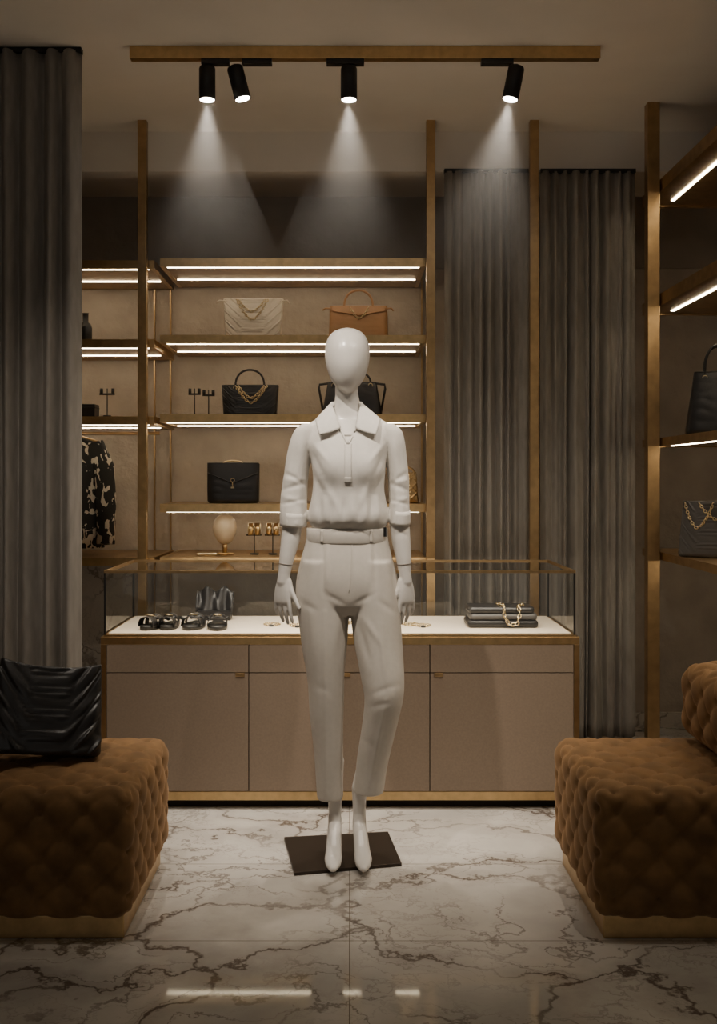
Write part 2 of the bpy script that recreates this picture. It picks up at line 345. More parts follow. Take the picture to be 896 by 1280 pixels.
# ---------------------------------------------------------------- bags
def sup(a,b_,p,th):
    c,s=math.cos(th),math.sin(th)
    return (a*math.copysign(abs(c)**(2/p),c), b_*math.copysign(abs(s)**(2/p),s))
def bag(name,w,h,t,loc,rotz=0,mat=None,top=.85,topd=.35,quilt=None,handle=None,chain=None,flap=None,clasp=False,hw=.35,hh=.09,sag=0,corner=False,wings=0,qn=4.2,qd=.0045,qw=.10):
    mat=mat or M['leather']; b=B(); n=160; nz=56; rings=[]
    def prof(v):
        a=w/2*(1+(top-1)*v); dd=t/2*(1+(topd-1)*v**1.3)
        e=min(1,(v/.06))**.5 if v<.06 else 1
        return a*(.94+.06*e),dd*(.8+.2*e)
    def fpt(u,v,off=0):
        a,dd=prof(v); x=u*a; yy=-dd*(1-abs(u)**5)**(1/5) if abs(u)<1 else 0
        return Vector((x,yy-off,v*h-sag*h*v*(1-abs(u)**2)*.6))
    for k in range(nz+1):
        v=k/nz; a,dd=prof(v); ring=[]
        for i in range(n):
            th=2*math.pi*i/n; x,y=sup(a,dd,5,th); disp=0
            u=x/a
            if quilt=='chevron':
                ph=(v-.55*abs(u)*w/h)*qn; q=abs(ph-round(ph)); disp=-qd*math.exp(-(q/qw)**2)+qd*.33
                if abs(u)<.02: disp-=.001
            elif quilt=='diamond':
                for sg in (1,-1):
                    ph=(v*h+sg*x)/.05; q=abs(ph-round(ph)); disp-=.003*math.exp(-(q/.12)**2)
            disp*=min(1,abs(y)/(dd*.6+1e-6)) ; disp+=.002*noise.noise(Vector((x*14,y*14,v*5)))
            if sag: disp+=.012*noise.noise(Vector((x*6,y*3,v*3)))
            yy=y+math.copysign(disp,y)
            ring.append(Vector((x,yy,v*h-sag*h*v*(1-abs(u)**2)*.6)))
        rings.append(ring)
    b.loft(rings,mat)
    hd=M['gold']
    if flap:
        rows=[]
        for k in range(13):
            q=k/12; row=[]
            for i in range(25):
                u=-1+2*i/24; u*=.97
                vend=1-flap*(1-.55*abs(u)) if flap else 1
                v=1-(1-vend)*q
                row.append(fpt(u,v,.004+.001*q))
            rows.append(row)
        b.grid(rows,mat); edge=[p-Vector((0,.001,0)) for p in rows[-1]]; b.tube(edge,.0022,mat,6)
        b.tube([fpt(u*.97,1.0,.002)+Vector((0,.004,.001)) for u in [-1+2*i/20 for i in range(21)]],.004,mat,8)
    else:
        b.tube([fpt(u*.97,.995,0)+Vector((0,.0,0)) for u in [-1+2*i/20 for i in range(21)]],.0028,mat,6)
        b.tube([fpt(u*.98,.90,.0005) for u in [-1+2*i/20 for i in range(21)]],.0014,mat,6)
    if clasp:
        c=fpt(0,1-(flap or .4)*.85,.008)
        b.torus(c,.009,.0025,(0,1,0),hd,16,6); b.cyl(c+Vector((0,0,-.008)),c+Vector((0,0,-.04)),.0028,hd,8); b.box(c.x-.008,c.x+.008,c.y-.003,c.y+.002,c.z-.04,c.z-.032,hd)
    ht=h*(1-sag*.5)
    for hi in range({None:0,'one':1,'two':2,'small':1,'ring':1}[handle]):
        yy=(-1 if hi==0 else 1)*t*topd/2*.9
        A=Vector((-w*hw,yy,ht*.93)); pts=[]
        for i in range(25):
            a=math.pi*i/24; pts.append(Vector((-w*hw*math.cos(a),yy+(.01*math.sin(a) if hi else 0),ht*.93+hh*abs(math.sin(a))**.8+ht*.04)))
        b.tube([pts[0]-Vector((0,.002,.03))]+pts+[pts[-1]-Vector((0,.002,.03))],.0055 if handle!='small' else .004,mat if handle!='small' else hd,10)
        for sx in (-1,1):
            b.torus((sx*w*hw,yy-.006,ht*.9),.010,.0022,(0,1,0),hd,16,6)
            b.box(sx*w*hw-.008,sx*w*hw+.008,yy-.009,yy-.001,ht*.78,ht*.88,mat)
    if chain:
        for (x0,x1,drop) in chain:
            pts=[]
            for i in range(25):
                q=i/24; u=x0+(x1-x0)*q; v=.97-drop*(1-abs(2*q-1)**1.6)
                pts.append(fpt(u,v,.006))
            b.chain(pts,hd,.016,.0022)
    if corner:
        b.tube([fpt(-.9,.93,.003),Vector((-w*top*.5-.02,-.01,h*.96)),Vector((-w*top*.5-.035,-.012,h*.9))],.004,mat,8)
        b.tube([fpt(.9,.93,.003),Vector((w*top*.5+.02,-.01,h*.96)),Vector((w*top*.5+.03,-.012,h*.88))],.004,mat,8)
    if wings:
        for sx in (-1,1):
            b.tube([Vector((sx*w*top*.42,-.01,h*.98)),Vector((sx*(w*.5+.01),-.015,h*.93)),Vector((sx*(w*.5+.012),-.02,h*.8)),Vector((sx*w*.47,-.02,h*.1))],.006,mat,8)
    return b.finish(name,loc=loc,rot=(0,0,rotz))
th=.02
D=5.25
def bx(px): return WX(px,D)
def S(k): return SZ[k]+th+.0005
sc=D/F
bag('quilted_handbag',68*sc,.205,.10,(bx(317),D,S(2)),0,M['cream'],top=1.10,topd=.5,quilt='chevron',chain=[(-.55,.5,.5),(-.5,.42,.3)],corner=True,qd=.012,qw=.13)
bag('leather_top_handle_bag',74*sc,.165,.12,(bx(448),D,S(2)),0,M['tan'],top=.97,topd=.45,handle='one',hw=.24,hh=.085,chain=[(-.3,.35,.35)],flap=.28,corner=True)
bag('quilted_handbag',66*sc,.155,.11,(bx(313),D,S(3)),0,M['leather'],top=1.08,topd=.5,quilt='chevron',handle='ring',hw=.27,hh=.08,chain=[(-.5,.6,.55),(-.4,.5,.4)],qd=.007)
bag('slouchy_handbag',76*sc,.17,.12,(bx(440),D,S(3)),0,M['leather'],top=.8,topd=.4,handle='one',hw=.3,hh=.06,wings=1)
bag('envelope_handbag',64*sc,.195,.10,(bx(292),D,S(4)),0,M['leather'],top=1.02,topd=.6,flap=.5,clasp=True,handle='small',hw=.2,hh=.02)
bag('gold_clutch',30*sc,.15,.06,(bx(508),D,S(4)),0,M['brass'],top=.8,topd=.4,quilt='diamond',handle='one',hw=.3,hh=.03)
bag('leather_tote_bag',.27,.27,.13,(WX(897,4.5),4.5,RZ[2]+.036),-.25,M['leather'],top=.72,topd=.4,handle='two',hw=.2,hh=.12)
bag('quilted_shoulder_bag',.27,.235,.13,(WX(890,4.45),4.45,RZ[3]+.036),-.5,M['leatherg'],top=.86,topd=.5,quilt='chevron',flap=.0,chain=[(-.9,.1,.45),(-.4,.9,.3)],qd=.009)
# ---------------------------------------------------------------- jewellery etc.
def tstand(px,k,h,wd=.05,dbl=False):
    b=B(); X=bx(px); z=S(k); offs=[(-.035,h),(.035,h*.95)] if dbl else [(0,h)]
    for ox,hh in offs:
        b.cyl((X+ox,D,z),(X+ox,D,z+.006),.02,M['black']); b.cyl((X+ox,D,z+.005),(X+ox,D,z+hh),.003,M['black'],10)
        b.cyl((X+ox-wd/2,D,z+hh*.8),(X+ox+wd/2,D,z+hh*.8),.005,M['black'],12)
        for q in (-wd*.38,wd*.38): b.cyl((X+ox+q,D,z+hh*.8),(X+ox+q,D,z+hh),.008,M['black'],12)
    if dbl: b.cyl((X-.05,D,z+.006),(X+.05,D,z+.006),.006,M['brassd'],10)
    return b.finish('jewelry_t_stand')
tstand(252,3,.14,.06,True); tstand(134,3,.14,.075)
b=B(); X=bx(281); z=S(5); b.cyl((X,D,z),(X,D,z+.008),.045,M['brass']); b.cyl((X,D,z+.008),(X,D,z+.06),.012,M['brass'])
b.lathe((X,D,z+.05),[(.001,0),(.022,.004),(.042,.025),(.056,.06),(.060,.085),(.054,.115),(.038,.138),(.018,.148),(.001,.15)],M['egg']); b.finish('hat_display_head')
for px,hh in ((318,.155),(341,.155)):
    b=B(); X=bx(px); b.cyl((X,D,z),(X,D,z+.006),.022,M['black']); b.cyl((X,D,z+.006),(X,D,z+hh*.68),.003,M['black'],10)
    b.cyl((X-.04,D,z+hh*.62),(X+.035,D,z+hh*.62),.0035,M['black'],10)
    for q in (-.018,.016): b.cyl((X+q,D,z+hh*.62),(X+q,D,z+hh),.014,M['gold'],20)
    b.finish('gold_candle_holder')
b=B(); X=bx(262); b.box(X-.05,X+.05,D-.10,D-.03,z,z+.012,M['gold']); b.finish('gold_tray',bevel=.003)
b=B(); X=bx(107); z=SZ[2]-.02+th+.0005; b.lathe((X,D,z),[(.028,0),(.032,.01),(.032,.08),(.026,.1),(.014,.11),(.014,.15),(.017,.155),(.001,.156)],M['leather']); b.finish('black_bottle_vase')
b=B(); X=bx(110); z=SZ[3]-.01+th+.0005; b.box(X-.05,X+.045,D-.05,D+.05,z,z+.07,M['leather']); b.box(X-.052,X+.047,D-.052,D+.052,z+.05,z+.055,M['black']); b.finish('black_jewelry_box',bevel=.003)
# hanging printed jacket
e=empty('hanging_jacket'); Dj=5.3; b=B()
def ring(cx,cy,cz,a,d_,n=40,p=2.4):
    return [Vector((cx+sup(a,d_,p,2*math.pi*i/n)[0],cy+sup(a,d_,p,2*math.pi*i/n)[1],cz)) for i in range(n)]
cx=WX(84,Dj); z0=WZ(545,Dj)
b.loft([ring(cx,Dj,z0-q,a,d_) for q,a,d_ in ((0,.04,.04),(.015,.10,.05),(.04,.165,.06),(.12,.17,.075),(.3,.165,.08),(.45,.175,.085),(.56,.185,.09))],M['print'])
b.tube([(cx+.13,Dj,z0-.045),(cx+.185,Dj-.01,z0-.16),(cx+.20,Dj-.02,z0-.32),(cx+.205,Dj-.05,z0-.54)],[.055,.055,.05,.045],M['print'],20)
b.tube([(cx-.13,Dj,z0-.045),(cx-.185,Dj-.01,z0-.16),(cx-.20,Dj-.02,z0-.32),(cx-.205,Dj-.05,z0-.54)],[.055,.055,.05,.045],M['print'],20)
b.finish('jacket',e)
b=B(); b.tube([(cx-.15,Dj,z0-.03),(cx,Dj,z0+.015),(cx+.15,Dj,z0-.03)],.008,M['brassd'],8); rz=SZ[3]-.06
b.tube([(cx,Dj,z0+.01),(cx,Dj,rz-.02),(cx+.012,Dj,rz-.006),(cx,Dj,rz+.008)],.003,M['brassd'],8)
b.cyl((XL+.02,Dj,rz),(XA1-.02,Dj,rz),.008,M['brassd'],12)
b.finish('hanger',e)
# ---------------------------------------------------------------- case contents
def shoe(name,px,d,rot,L=.16,wd=.05):
    b=B(); rows=[]
    n=28
    def outline(z,k=1.0):
        r=[]
        for i in range(n):
            a=2*math.pi*i/n; y=math.cos(a)*L/2; x=math.sin(a)*wd/2*(1.0+.22*math.cos(a-.0)*-1)
            r.append(Vector((x*k,y*k,z)))
        return r
    b.loft([outline(0,.95),outline(.004),outline(.014),outline(.018,.96)],M['black'])
    for y0,wid,hh in ((-.045,.040,.040),(.005,.030,.046)):
        rows=[]
        for j in range(6):
            yy=y0+wid*(j/5-.5)
            rows.append([Vector((math.cos(math.pi*i/14)*wd*.52,yy,.012+hh*abs(math.sin(math.pi*i/14))**.7)) for i in range(15)])
        b.grid(rows,M['leather'])
    b.torus((0,-.03,.055),.011,.0025,(0,.3,1),M['gold'],16,6,stretch=1.4)
    b.tube([(math.cos(math.pi*i/14)*wd*.5,L*.36+.03*math.sin(math.pi*i/14),.03) for i in range(15)],.006,M['leather'],8)
    return b.finish(name,loc=(WX(px,d),d,ZP+.0015),rot=(0,0,rot),solid=.002)
shoe('sandal',192,4.36,-.35,.17,.066); shoe('sandal',213,4.37,-.1,.17,.066); shoe('sandal',244,4.38,-.15,.20,.078); shoe('sandal',272,4.37,.1,.20,.078)
b=B(); X=WX(268,4.62)
rows=[[Vector((X+.15*(i/20-.5)*1.1,4.62+.05*j/8+.01*math.sin(i*.9),ZP+.03+.10*(j/8)**.8+.012*math.sin(i*.7+j*.5))) for i in range(21)] for j in range(9)]
b.grid(rows,M['leather']); b.box(X-.07,X+.07,4.60,4.68,ZP+.0005,ZP+.04,M['leather']); b.finish('leather_pouch',solid=.004)
b=B(); X=WX(626,4.45)
def rbox(b,x0,x1,y0,y1,z0,z1,r,mat,n=10):
    def rr(k,z):
        out=[]
        for cx_,cy_,a0 in ((x1-r,y1-r,0),(x0+r,y1-r,90),(x0+r,y0+r,180),(x1-r,y0+r,270)):
            for i in range(6):
                a=math.radians(a0+90*i/5); out.append(Vector((cx_+(r-k)*math.cos(a),cy_+(r-k)*math.sin(a),z)))
        return out
    hh=z1-z0; q=min(hh/2,r)*.9
    b.loft([rr(q*.7,z0),rr(q*.2,z0+q*.3),rr(0,z0+hh*.5),rr(q*.2,z1-q*.3),rr(q*.7,z1)],mat)
rbox(b,X-.15,X+.145,4.36,4.54,ZP+.0005,ZP+.03,.02,M['leather']); rbox(b,X-.14,X+.142,4.37,4.53,ZP+.03,ZP+.058,.02,M['leatherg']); rbox(b,X-.145,X+.13,4.37,4.53,ZP+.058,ZP+.085,.02,M['leather'])
b.chain([(X-.02,4.45,ZP+.09),(X,4.40,ZP+.091),(X+.0,4.366,ZP+.087),(X-.0,4.352,ZP+.05),(X+.02,4.345,ZP+.015),(X+.05,4.34,ZP+.02),(X+.065,4.352,ZP+.06),(X+.06,4.37,ZP+.09),(X+.09,4.42,ZP+.091)],M['gold'],.02,.0026)
b.finish('folded_clutch_stack')
for px,d in ((340,4.45),(372,4.42),(432,4.5),(512,4.46),(528,4.42)):
    b=B(); X=WX(px,d); pts=[(X+.03*math.cos(a)*(1+.2*math.sin(3*a)),d+.035*math.sin(a),ZP+.004) for a in [2*math.pi*i/24 for i in range(25)]]
    b.chain(pts,M['gold'],.012,.0018); b.cyl((X,d-.04,ZP+.0005),(X,d-.04,ZP+.008),.01,M['black'] if px!=512 else M['gold'],14); b.finish('gold_necklace')
# ---------------------------------------------------------------- sofas
def tuft(u,v,s=.125):
    a=(u+v)/s; c=(u-v)/s
    g=(abs(math.sin(math.pi*a))*abs(math.sin(math.pi*c)))
    h=g**.42
    da=a-round(a); dc=c-round(c); r2=(da*da+dc*dc)
    return .013*h-.014*math.exp(-r2/.010)
def tufted(b,x0,x1,y0,y1,z0,z1,r,mat,tuftbottom=True,res=.0095):
    c=Vector(((x0+x1)/2,(y0+y1)/2,(z0+z1)/2)); H=Vector(((x1-x0)/2,(y1-y0)/2,(z1-z0)/2))
    for ax in range(3):
        for sg in (-1,1):
            u,v=[i for i in range(3) if i!=ax]; nu=max(4,int(2*H[u]/res)); nv=max(4,int(2*H[v]/res)); rows=[]
            for i in range(nu+1):
                row=[]
                for j in range(nv+1):
                    p=Vector((0,0,0)); p[ax]=sg*H[ax]; p[u]=-H[u]+2*H[u]*i/nu; p[v]=-H[v]+2*H[v]*j/nv
                    inn=Vector([max(-(H[k]-r),min(H[k]-r,p[k])) for k in range(3)])
                    n=(p-inn); n=n.normalized(); q=inn+n*r
                    w=[abs(n[k])**4 for k in range(3)]; sw=sum(w)
                    g=q+c
                    t=(w[0]*tuft(g.y,g.z)+w[1]*tuft(g.x,g.z)+w[2]*tuft(g.x,g.y))/sw
                    row.append(g+n*(t-.011))
                rows.append(row)
            b.grid(rows,mat)
def sofa(name,sx,xf,xb0,xb1):
    b=B(); lo,hi=min(xf,xb1),max(xf,xb1)
    b.box(lo+.03,hi-.03,3.015,3.60,0,.065,M['brass'])
    p=b.finish(name,bevel=.004)
    b=B(); tufted(b,lo,hi,2.97,3.63,.06,.435,.05,M['velvet']); b.finish('seat',p,doubles=True)
    b=B(); lo2,hi2=min(xb0,xb1),max(xb0,xb1); tufted(b,lo2,hi2,2.98,3.62,.436,.70,.07,M['velvet']); b.finish('backrest',p,doubles=True)
    return p
sofa('tufted_velvet_sofa',-1,-.615,-1.12,-1.42)
sofa('tufted_velvet_sofa',1,.695,1.12,1.42)
o=bag('quilted_handbag',.36,.285,.17,(-.965,3.30,.455),.12,M['leather'],top=.86,topd=.22,quilt='chevron',sag=.12,qn=4,qd=.012,qw=.14)
o.rotation_euler=(-.16,.13,.35)
# ---------------------------------------------------------------- track lights
DT=4.15; trk=B()
trk.box(WX(163,DT),WX(749,DT),DT-.02,DT+.02,WZ(75,DT),HC,M['brass']); trk.finish('lighting_track',bevel=.002)
def spotl(px,tilt,ax0,ax1,dt,zb_,energy,aim=None,size=58,col=(1,.88,.74),sname='spot_lamp'):
    X=WX(px,dt); z=zb_
    b=B(); a0,a1=WX(ax0,dt),WX(ax1,dt)
    b.box(a0,a1,dt-.016,dt+.016,z-.020,z-.0008,M['black'])
    b.cyl((X,dt,z-.018),(X,dt,z-.036),.008,M['black'],12)
    piv=Vector((X,dt,z-.036))
    if aim is not None: dr=(Vector(aim)-piv).normalized()
    else: dr=Vector((math.sin(tilt),0,-math.cos(tilt)))
    top=piv-dr*.012; R=.032; Ln=.132
    prof=[(0,.02),(.004,.029),(.012,R),(Ln,R)]
    b.tube([top+dr*q for q,_ in prof],[r for _,r in prof],M['black'],28)
    b.tube([top+dr*(Ln+.0005),top+dr*(Ln+.002)],[R-.004,R-.005],M['lens'],24)
    o=b.finish('track_spotlight')
    ld=bpy.data.lights.new(sname,'SPOT'); ld.energy=energy; ld.color=col; ld.spot_size=math.radians(size); ld.spot_blend=1.0; ld.shadow_soft_size=.02
    lo=bpy.data.objects.new(sname,ld); scene.collection.objects.link(lo); lo.location=top+dr*(Ln+.006)
    lo.rotation_euler=dr.to_track_quat('-Z','Y').to_euler(); lo.parent=o
    return o,top+dr*(Ln+.005),dr
zb_=WZ(75,DT)
sp=[spotl(259,0,252,287,DT,zb_,120,size=54),spotl(294,.25,303,340,DT,zb_,60),spotl(436,0,408,455,DT,zb_,120,size=54),spotl(645,-.20,601,641,DT,zb_,120,size=54)]
# haze lit by spots
hz=bpy.data.materials.new('spot_haze'); hz.use_nodes=True; nt=hz.node_tree; nt.nodes.remove(nt.nodes['Principled BSDF'])
vs=nt.nodes.new('ShaderNodeVolumeScatter'); vs.inputs['Color'].default_value=(1,1,1,1)
tc=nt.nodes.new('ShaderNodeTexCoord'); spx=nt.nodes.new('ShaderNodeSeparateXYZ'); nt.links.new(tc.outputs['Object'],spx.inputs[0])
mr=nt.nodes.new('ShaderNodeMapRange'); mr.interpolation_type='SMOOTHSTEP'; mr.inputs['From Min'].default_value=-.86; mr.inputs['From Max'].default_value=.0; mr.inputs['To Min'].default_value=0; mr.inputs['To Max'].default_value=.17
nt.links.new(spx.outputs[2],mr.inputs['Value']); nt.links.new(mr.outputs[0],vs.inputs['Density']); nt.links.new(vs.outputs[0],nt.nodes['Material Output'].inputs['Volume'])
try: hz.cycles.volume_step_rate=4.0
except Exception as ex: print('vsr',ex)
for i in (0,2,3):
    o,p,dr=sp[i]; b=B(); n=32
    rings=[[Vector((r*math.cos(2*math.pi*k/n),r*math.sin(2*math.pi*k/n),z)) for k in range(n)] for r,z in ((.03,-.003),(.40,-.86))]
    b.loft(rings,hz); h=b.finish('light_haze'); h.location=p; h.rotation_euler=dr.to_track_quat('-Z','Y').to_euler(); 
# second (front) track, above the viewer
D2=2.75
b=B(); b.box(-1.2,1.2,D2-.02,D2+.02,HC-.05,HC,M['brass']); b.finish('lighting_track',bevel=.002)
def fs(X,aim,en,size):
    px=CX+X*F/D2
    return spotl(px,0,px-10,px+10,D2,HC-.05,en,aim=aim,size=size)
fs(-.42,(0,3.66,1.35),100,42); fs(.45,(.05,3.66,.5),50,48)
fs(-.9,(-.5,4.2,.45),70,75); fs(.95,(.5,4.2,.45),70,75)
# case light
ld=bpy.data.lights.new('case_led_lamp','AREA'); ld.shape='RECTANGLE'; ld.size=1.75; ld.size_y=.01; ld.energy=4.5; ld.color=(1,.86,.68)
lo=bpy.data.objects.new('case_led_lamp',ld); scene.collection.objects.link(lo); lo.location=((gx0+gx1)/2,gy0+.02,gt-.008); lo.rotation_euler=(math.radians(25),0,0)
# ---------------------------------------------------------------- mannequin
D0=3.66; S0=F/D0
def crom(tab,ys):
    tab=np.array(tab,float); x=tab[:,0]; out=np.zeros((len(ys),tab.shape[1]-1))
    m=np.zeros_like(tab[:,1:])
    for i in range(len(x)):
        if i==0: m[i]=(tab[1,1:]-tab[0,1:])/(x[1]-x[0])
        elif i==len(x)-1: m[i]=(tab[-1,1:]-tab[-2,1:])/(x[-1]-x[-2])
        else: m[i]=(tab[i+1,1:]-tab[i-1,1:])/(x[i+1]-x[i-1])
    for k,y in enumerate(ys):
        i=min(len(x)-2,max(0,np.searchsorted(x,y)-1)); h=x[i+1]-x[i]; t=(y-x[i])/h
        out[k]=(2*t**3-3*t*t+1)*tab[i,1:]+(t**3-2*t*t+t)*h*m[i]+(-2*t**3+3*t*t)*tab[i+1,1:]+(t**3-t*t)*h*m[i+1]
    return out
def pxloft(b,tab,mat,step=5,p=2.2,n=48,shrink=0):
    y0,y1=tab[0][0],tab[-1][0]; ys=np.linspace(y0,y1,max(3,int(abs(y1-y0)/step)+1)); R=crom(tab,ys); rings=[]
    for y,(a,c,dc,hd) in zip(ys,R):
        d=D0+dc; cxm=WX((a+c)/2,d); hw=max(.002,(c-a)/2*d/F-shrink); z=WZ(y,d); hd=max(.002,hd-shrink)
        rings.append([Vector((cxm+sup(hw,hd,p,2*math.pi*i/n)[0],d+sup(hw,hd,p,2*math.pi*i/n)[1],z)) for i in range(n)])
    b.loft(rings,mat)
def voxel(b,name,vox,mat,smooth=6,parent=None):
    o=b.finish(name); me=o.data
    m=o.modifiers.new('r','REMESH'); m.mode='VOXEL'; m.voxel_size=vox; m.use_smooth_shade=True
    s=o.modifiers.new('s','SMOOTH'); s.factor=.5; s.iterations=smooth
    dg=bpy.context.evaluated_depsgraph_get(); ev=o.evaluated_get(dg); nm=bpy.data.meshes.new_from_object(ev)
    o.modifiers.clear(); o.data=nm; nm.materials.clear(); nm.materials.append(mat)
    nm.polygons.foreach_set('use_smooth',[True]*len(nm.polygons)); nm.polygons.foreach_set('material_index',[0]*len(nm.polygons))
    if parent: o.parent=parent
    return o
mq=empty('mannequin',(0,0,0))
TL=[(700,376,436,0,.10),(745,370,437,0,.105),(800,376,434,-.01,.095),(850,384,430,-.015,.078),(900,388,429,-.01,.07),(950,393,429,0,.065),(997,397,429,.01,.06)]
TR=[(700,436,491,0,.10),(745,437,499,-.005,.105),(800,442,502,-.03,.095),(850,451,505,-.058,.08),(872,455,504,-.062,.078),(900,453,498,-.05,.072),(950,446,486,-.02,.066),(990,442,479,.0,.062)]
HIP=[(660,384,484,0,.088),(670,383,484.5,0,.090),(680,381.5,486,0,.095),(700,376,491,0,.106),(722,371,497,0,.113),(742,370,499,0,.110),(756,374,495,0,.100),(766,385,485,0,.078)]
TOR=[(508,416,452,.02,.045),(516,408,462,.02,.05),(524,395,476,.02,.06),(531,383,487,.015,.07),(540,379,491,.01,.08),(556,382,487,0,.093),(575,389,482,-.005,.106),(592,391,481,-.005,.110),(612,391,480,0,.107),(630,388,483,0,.110),(642,385,486,0,.114),(650,385,485.5,0,.112),(656,388,483,0,.103),(661,391,480,0,.09),(666,392,479,0,.082)]
SLL=[(530,378,398,.01,.045),(536,370,400,.01,.055),(545,365,397,.01,.058),(560,360,391,.01,.06),(590,355,386,.012,.058),(620,350.5,384,.01,.056),(645,349.5,383.5,.0,.054),(657,351,382.5,-.005,.052)]
SLR=[(530,474,492,.01,.045),(536,471,500,.01,.055),(545,474,504,.01,.058),(560,479,507,.01,.06),(590,484,510,.012,.058),(620,486,511.5,.01,.056),(642,486,512.5,.0,.054),(655,486.5,511,-.005,.052)]
b=B(); K=M['skin']
pxloft(b,[(410,432,436,0.014,.010),(411,427,441,.013,.028),(413,420.5,447.5,.012,.047),(417,414.5,453.5,.01,.066),(425,409,459,.006,.085),(437,406.3,461.7,0,.097),(450,406.5,461.5,-.004,.098),(462,409,459,-.008,.092),(474,413.5,454.5,-.012,.077),(482,419,449,-.016,.060),(488,425,443,-.020,.040),(491,431,437,-.024,.016)],K,2.0,p=2.05,n=64)
pxloft(b,[(465,420,448,.025,.05),(485,419,447,.028,.05),(500,418.5,449,.03,.05),(515,414,454,.03,.055),(524,404,466,.03,.06),(532,392,478,.02,.065),(545,384,484,.01,.08)],K,4)
pxloft(b,TOR[3:],K,6,shrink=.014)
pxloft(b,HIP,K,6,shrink=.016); pxloft(b,TL,K,8,shrink=.017); pxloft(b,TR,K,8,shrink=.017)
def arm(b,pts):
    b.tube([W(*p[:3]) for p in pts],[p[3] for p in pts],K,18,round_ends=True)
arm(b,[(384,545,D0+.01,.036),(373,590,D0+.012,.034),(367.5,625,D0+.01,.033),(366,655,D0-.005,.035),(363,675,D0-.015,.033),(358.5,697,D0-.025,.026),(355.5,716,D0-.03,.021),(354,728,D0-.03,.022)])
arm(b,[(487,545,D0+.01,.036),(496,590,D0+.012,.033),(498.5,625,D0+.01,.033),(499,655,D0-.005,.035),(501,675,D0-.015,.033),(504.5,700,D0-.025,.026),(506,716,D0-.03,.021),(507,728,D0-.03,.022)])
def hand(b,px,py,sx):
    wr=W(px,py,D0-.03); L=Vector((-sx*.86,-.51,0)).normalized(); dn=Vector((sx*.02,-.06,-1)).normalized(); Pn=Vector((-sx*.51,.86,0)).normalized()
    prof=[(-.01,.020,.017),(.012,.024,.016),(.04,.032,.0155),(.065,.035,.014),(.082,.034,.012),(.09,.028,.009)]
    b.tube([wr+dn*q for q,_,_ in prof],[a for _,a,_ in prof],K,24,rb=[c for _,_,c in prof],frame=(L,Pn))
    def finger(base,dirv,lens,rad,curl):
        p=base.copy(); d=dirv.normalized(); pts=[p-d*.015,p.copy()]; rr=[rad*1.02,rad]
        for i,l in enumerate(lens):
            ax=d.cross(Pn).normalized(); d=(Matrix.Rotation(curl[i],3,ax)@d).normalized()
            p=p+d*l; pts.append(p.copy()); rr.append(rad*(.94-.1*i))
        b.tube(pts,rr,K,12,round_ends=True)
    for k,(o,ln,sp_,cu) in enumerate([(.027,.070,.10,.12),(.009,.078,.03,.18),(-.0095,.073,-.04,.24),(-.027,.058,-.13,.34)]):
        finger(wr+dn*.082+L*o,dn+L*sp_,[ln*.45,ln*.31,ln*.24],.0082-.0005*(k==3),[cu*.7,cu,cu*.8])
    finger(wr+dn*.025+L*.022+Pn*.004,dn*.85+L*.5,[.034,.03,.024],.0095,[-.02,-.0,.0])
    b.tube([wr+dn*.012+L*.016+Pn*.005,wr+dn*.045+L*.028+Pn*.006],[.014,.012],K,14,round_ends=True)
hand(b,354,722,-1); hand(b,507,722,1)
def foot(b,leg,xa,xt):
    b.tube([W(*leg,D0+.01),Vector((xa,D0+.012,.235)),Vector((xa,D0+.012,.19)),Vector((xa,D0+.01,.15)),Vector((xa,D0+.0,.125))],[.034,.027,.0235,.022,.024],K,20,round_ends=True)
    pts=[(xa,D0+.03,.10),(xa,D0-.005,.112),(xa*.7+xt*.3,D0-.045,.095),(xa*.35+xt*.65,D0-.09,.060),(xt,D0-.125,.038),(xt,D0-.155,.030),(xt,D0-.178,.0265)]
    b.tube(pts,[.021,.024,.0245,.027,.030,.025,.014],K,24,rb=[.026,.030,.026,.021,.019,.0155,.011],round_ends=True)
    b.tube([(xa,D0+.01,.13),(xa,D0+.038,.09),(xa,D0+.045,.07)],[.022,.023,.018],K,18,round_ends=True)
    b.tube([(xa,D0+.045,.066),(xt,D0-.03,.052),(xt,D0-.115,.03)],[.012,.018,.025],K,18,rb=[.012,.014,.014],round_ends=True)
foot(b,(418,950),WX(418.5,D0),WX(416.5,3.53)); foot(b,(460,950),WX(449,D0),WX(454,3.53))
voxel(b,'mannequin_body',.0032,M['skin'],5,mq)
b=B()
for c,r,ax in ((W(357.5,705,D0-.027),.0245,(-.12,0,-1)),(W(505,705,D0-.027),.0248,(.1,0,-1))): b.torus(c,r,.0012,ax,M['seam'],28,6)
b.finish('wrist_seams',mq)
def fl(px,py): d=F*CZ/(py-CY); return Vector((WX(px,d),d,0))
c=[fl(355,1050),fl(485,1043),fl(502,1083),fl(368,1095)]
b=B(); vs=[p+Vector((0,0,.0005)) for p in c]+[p+Vector((0,0,.0115)) for p in c]
b.add(vs,[(3,2,1,0),(4,5,6,7),(0,1,5,4),(1,2,6,5),(2,3,7,6),(3,0,4,7)],M['plate']); b.finish('base_plate',mq,bevel=.0015)
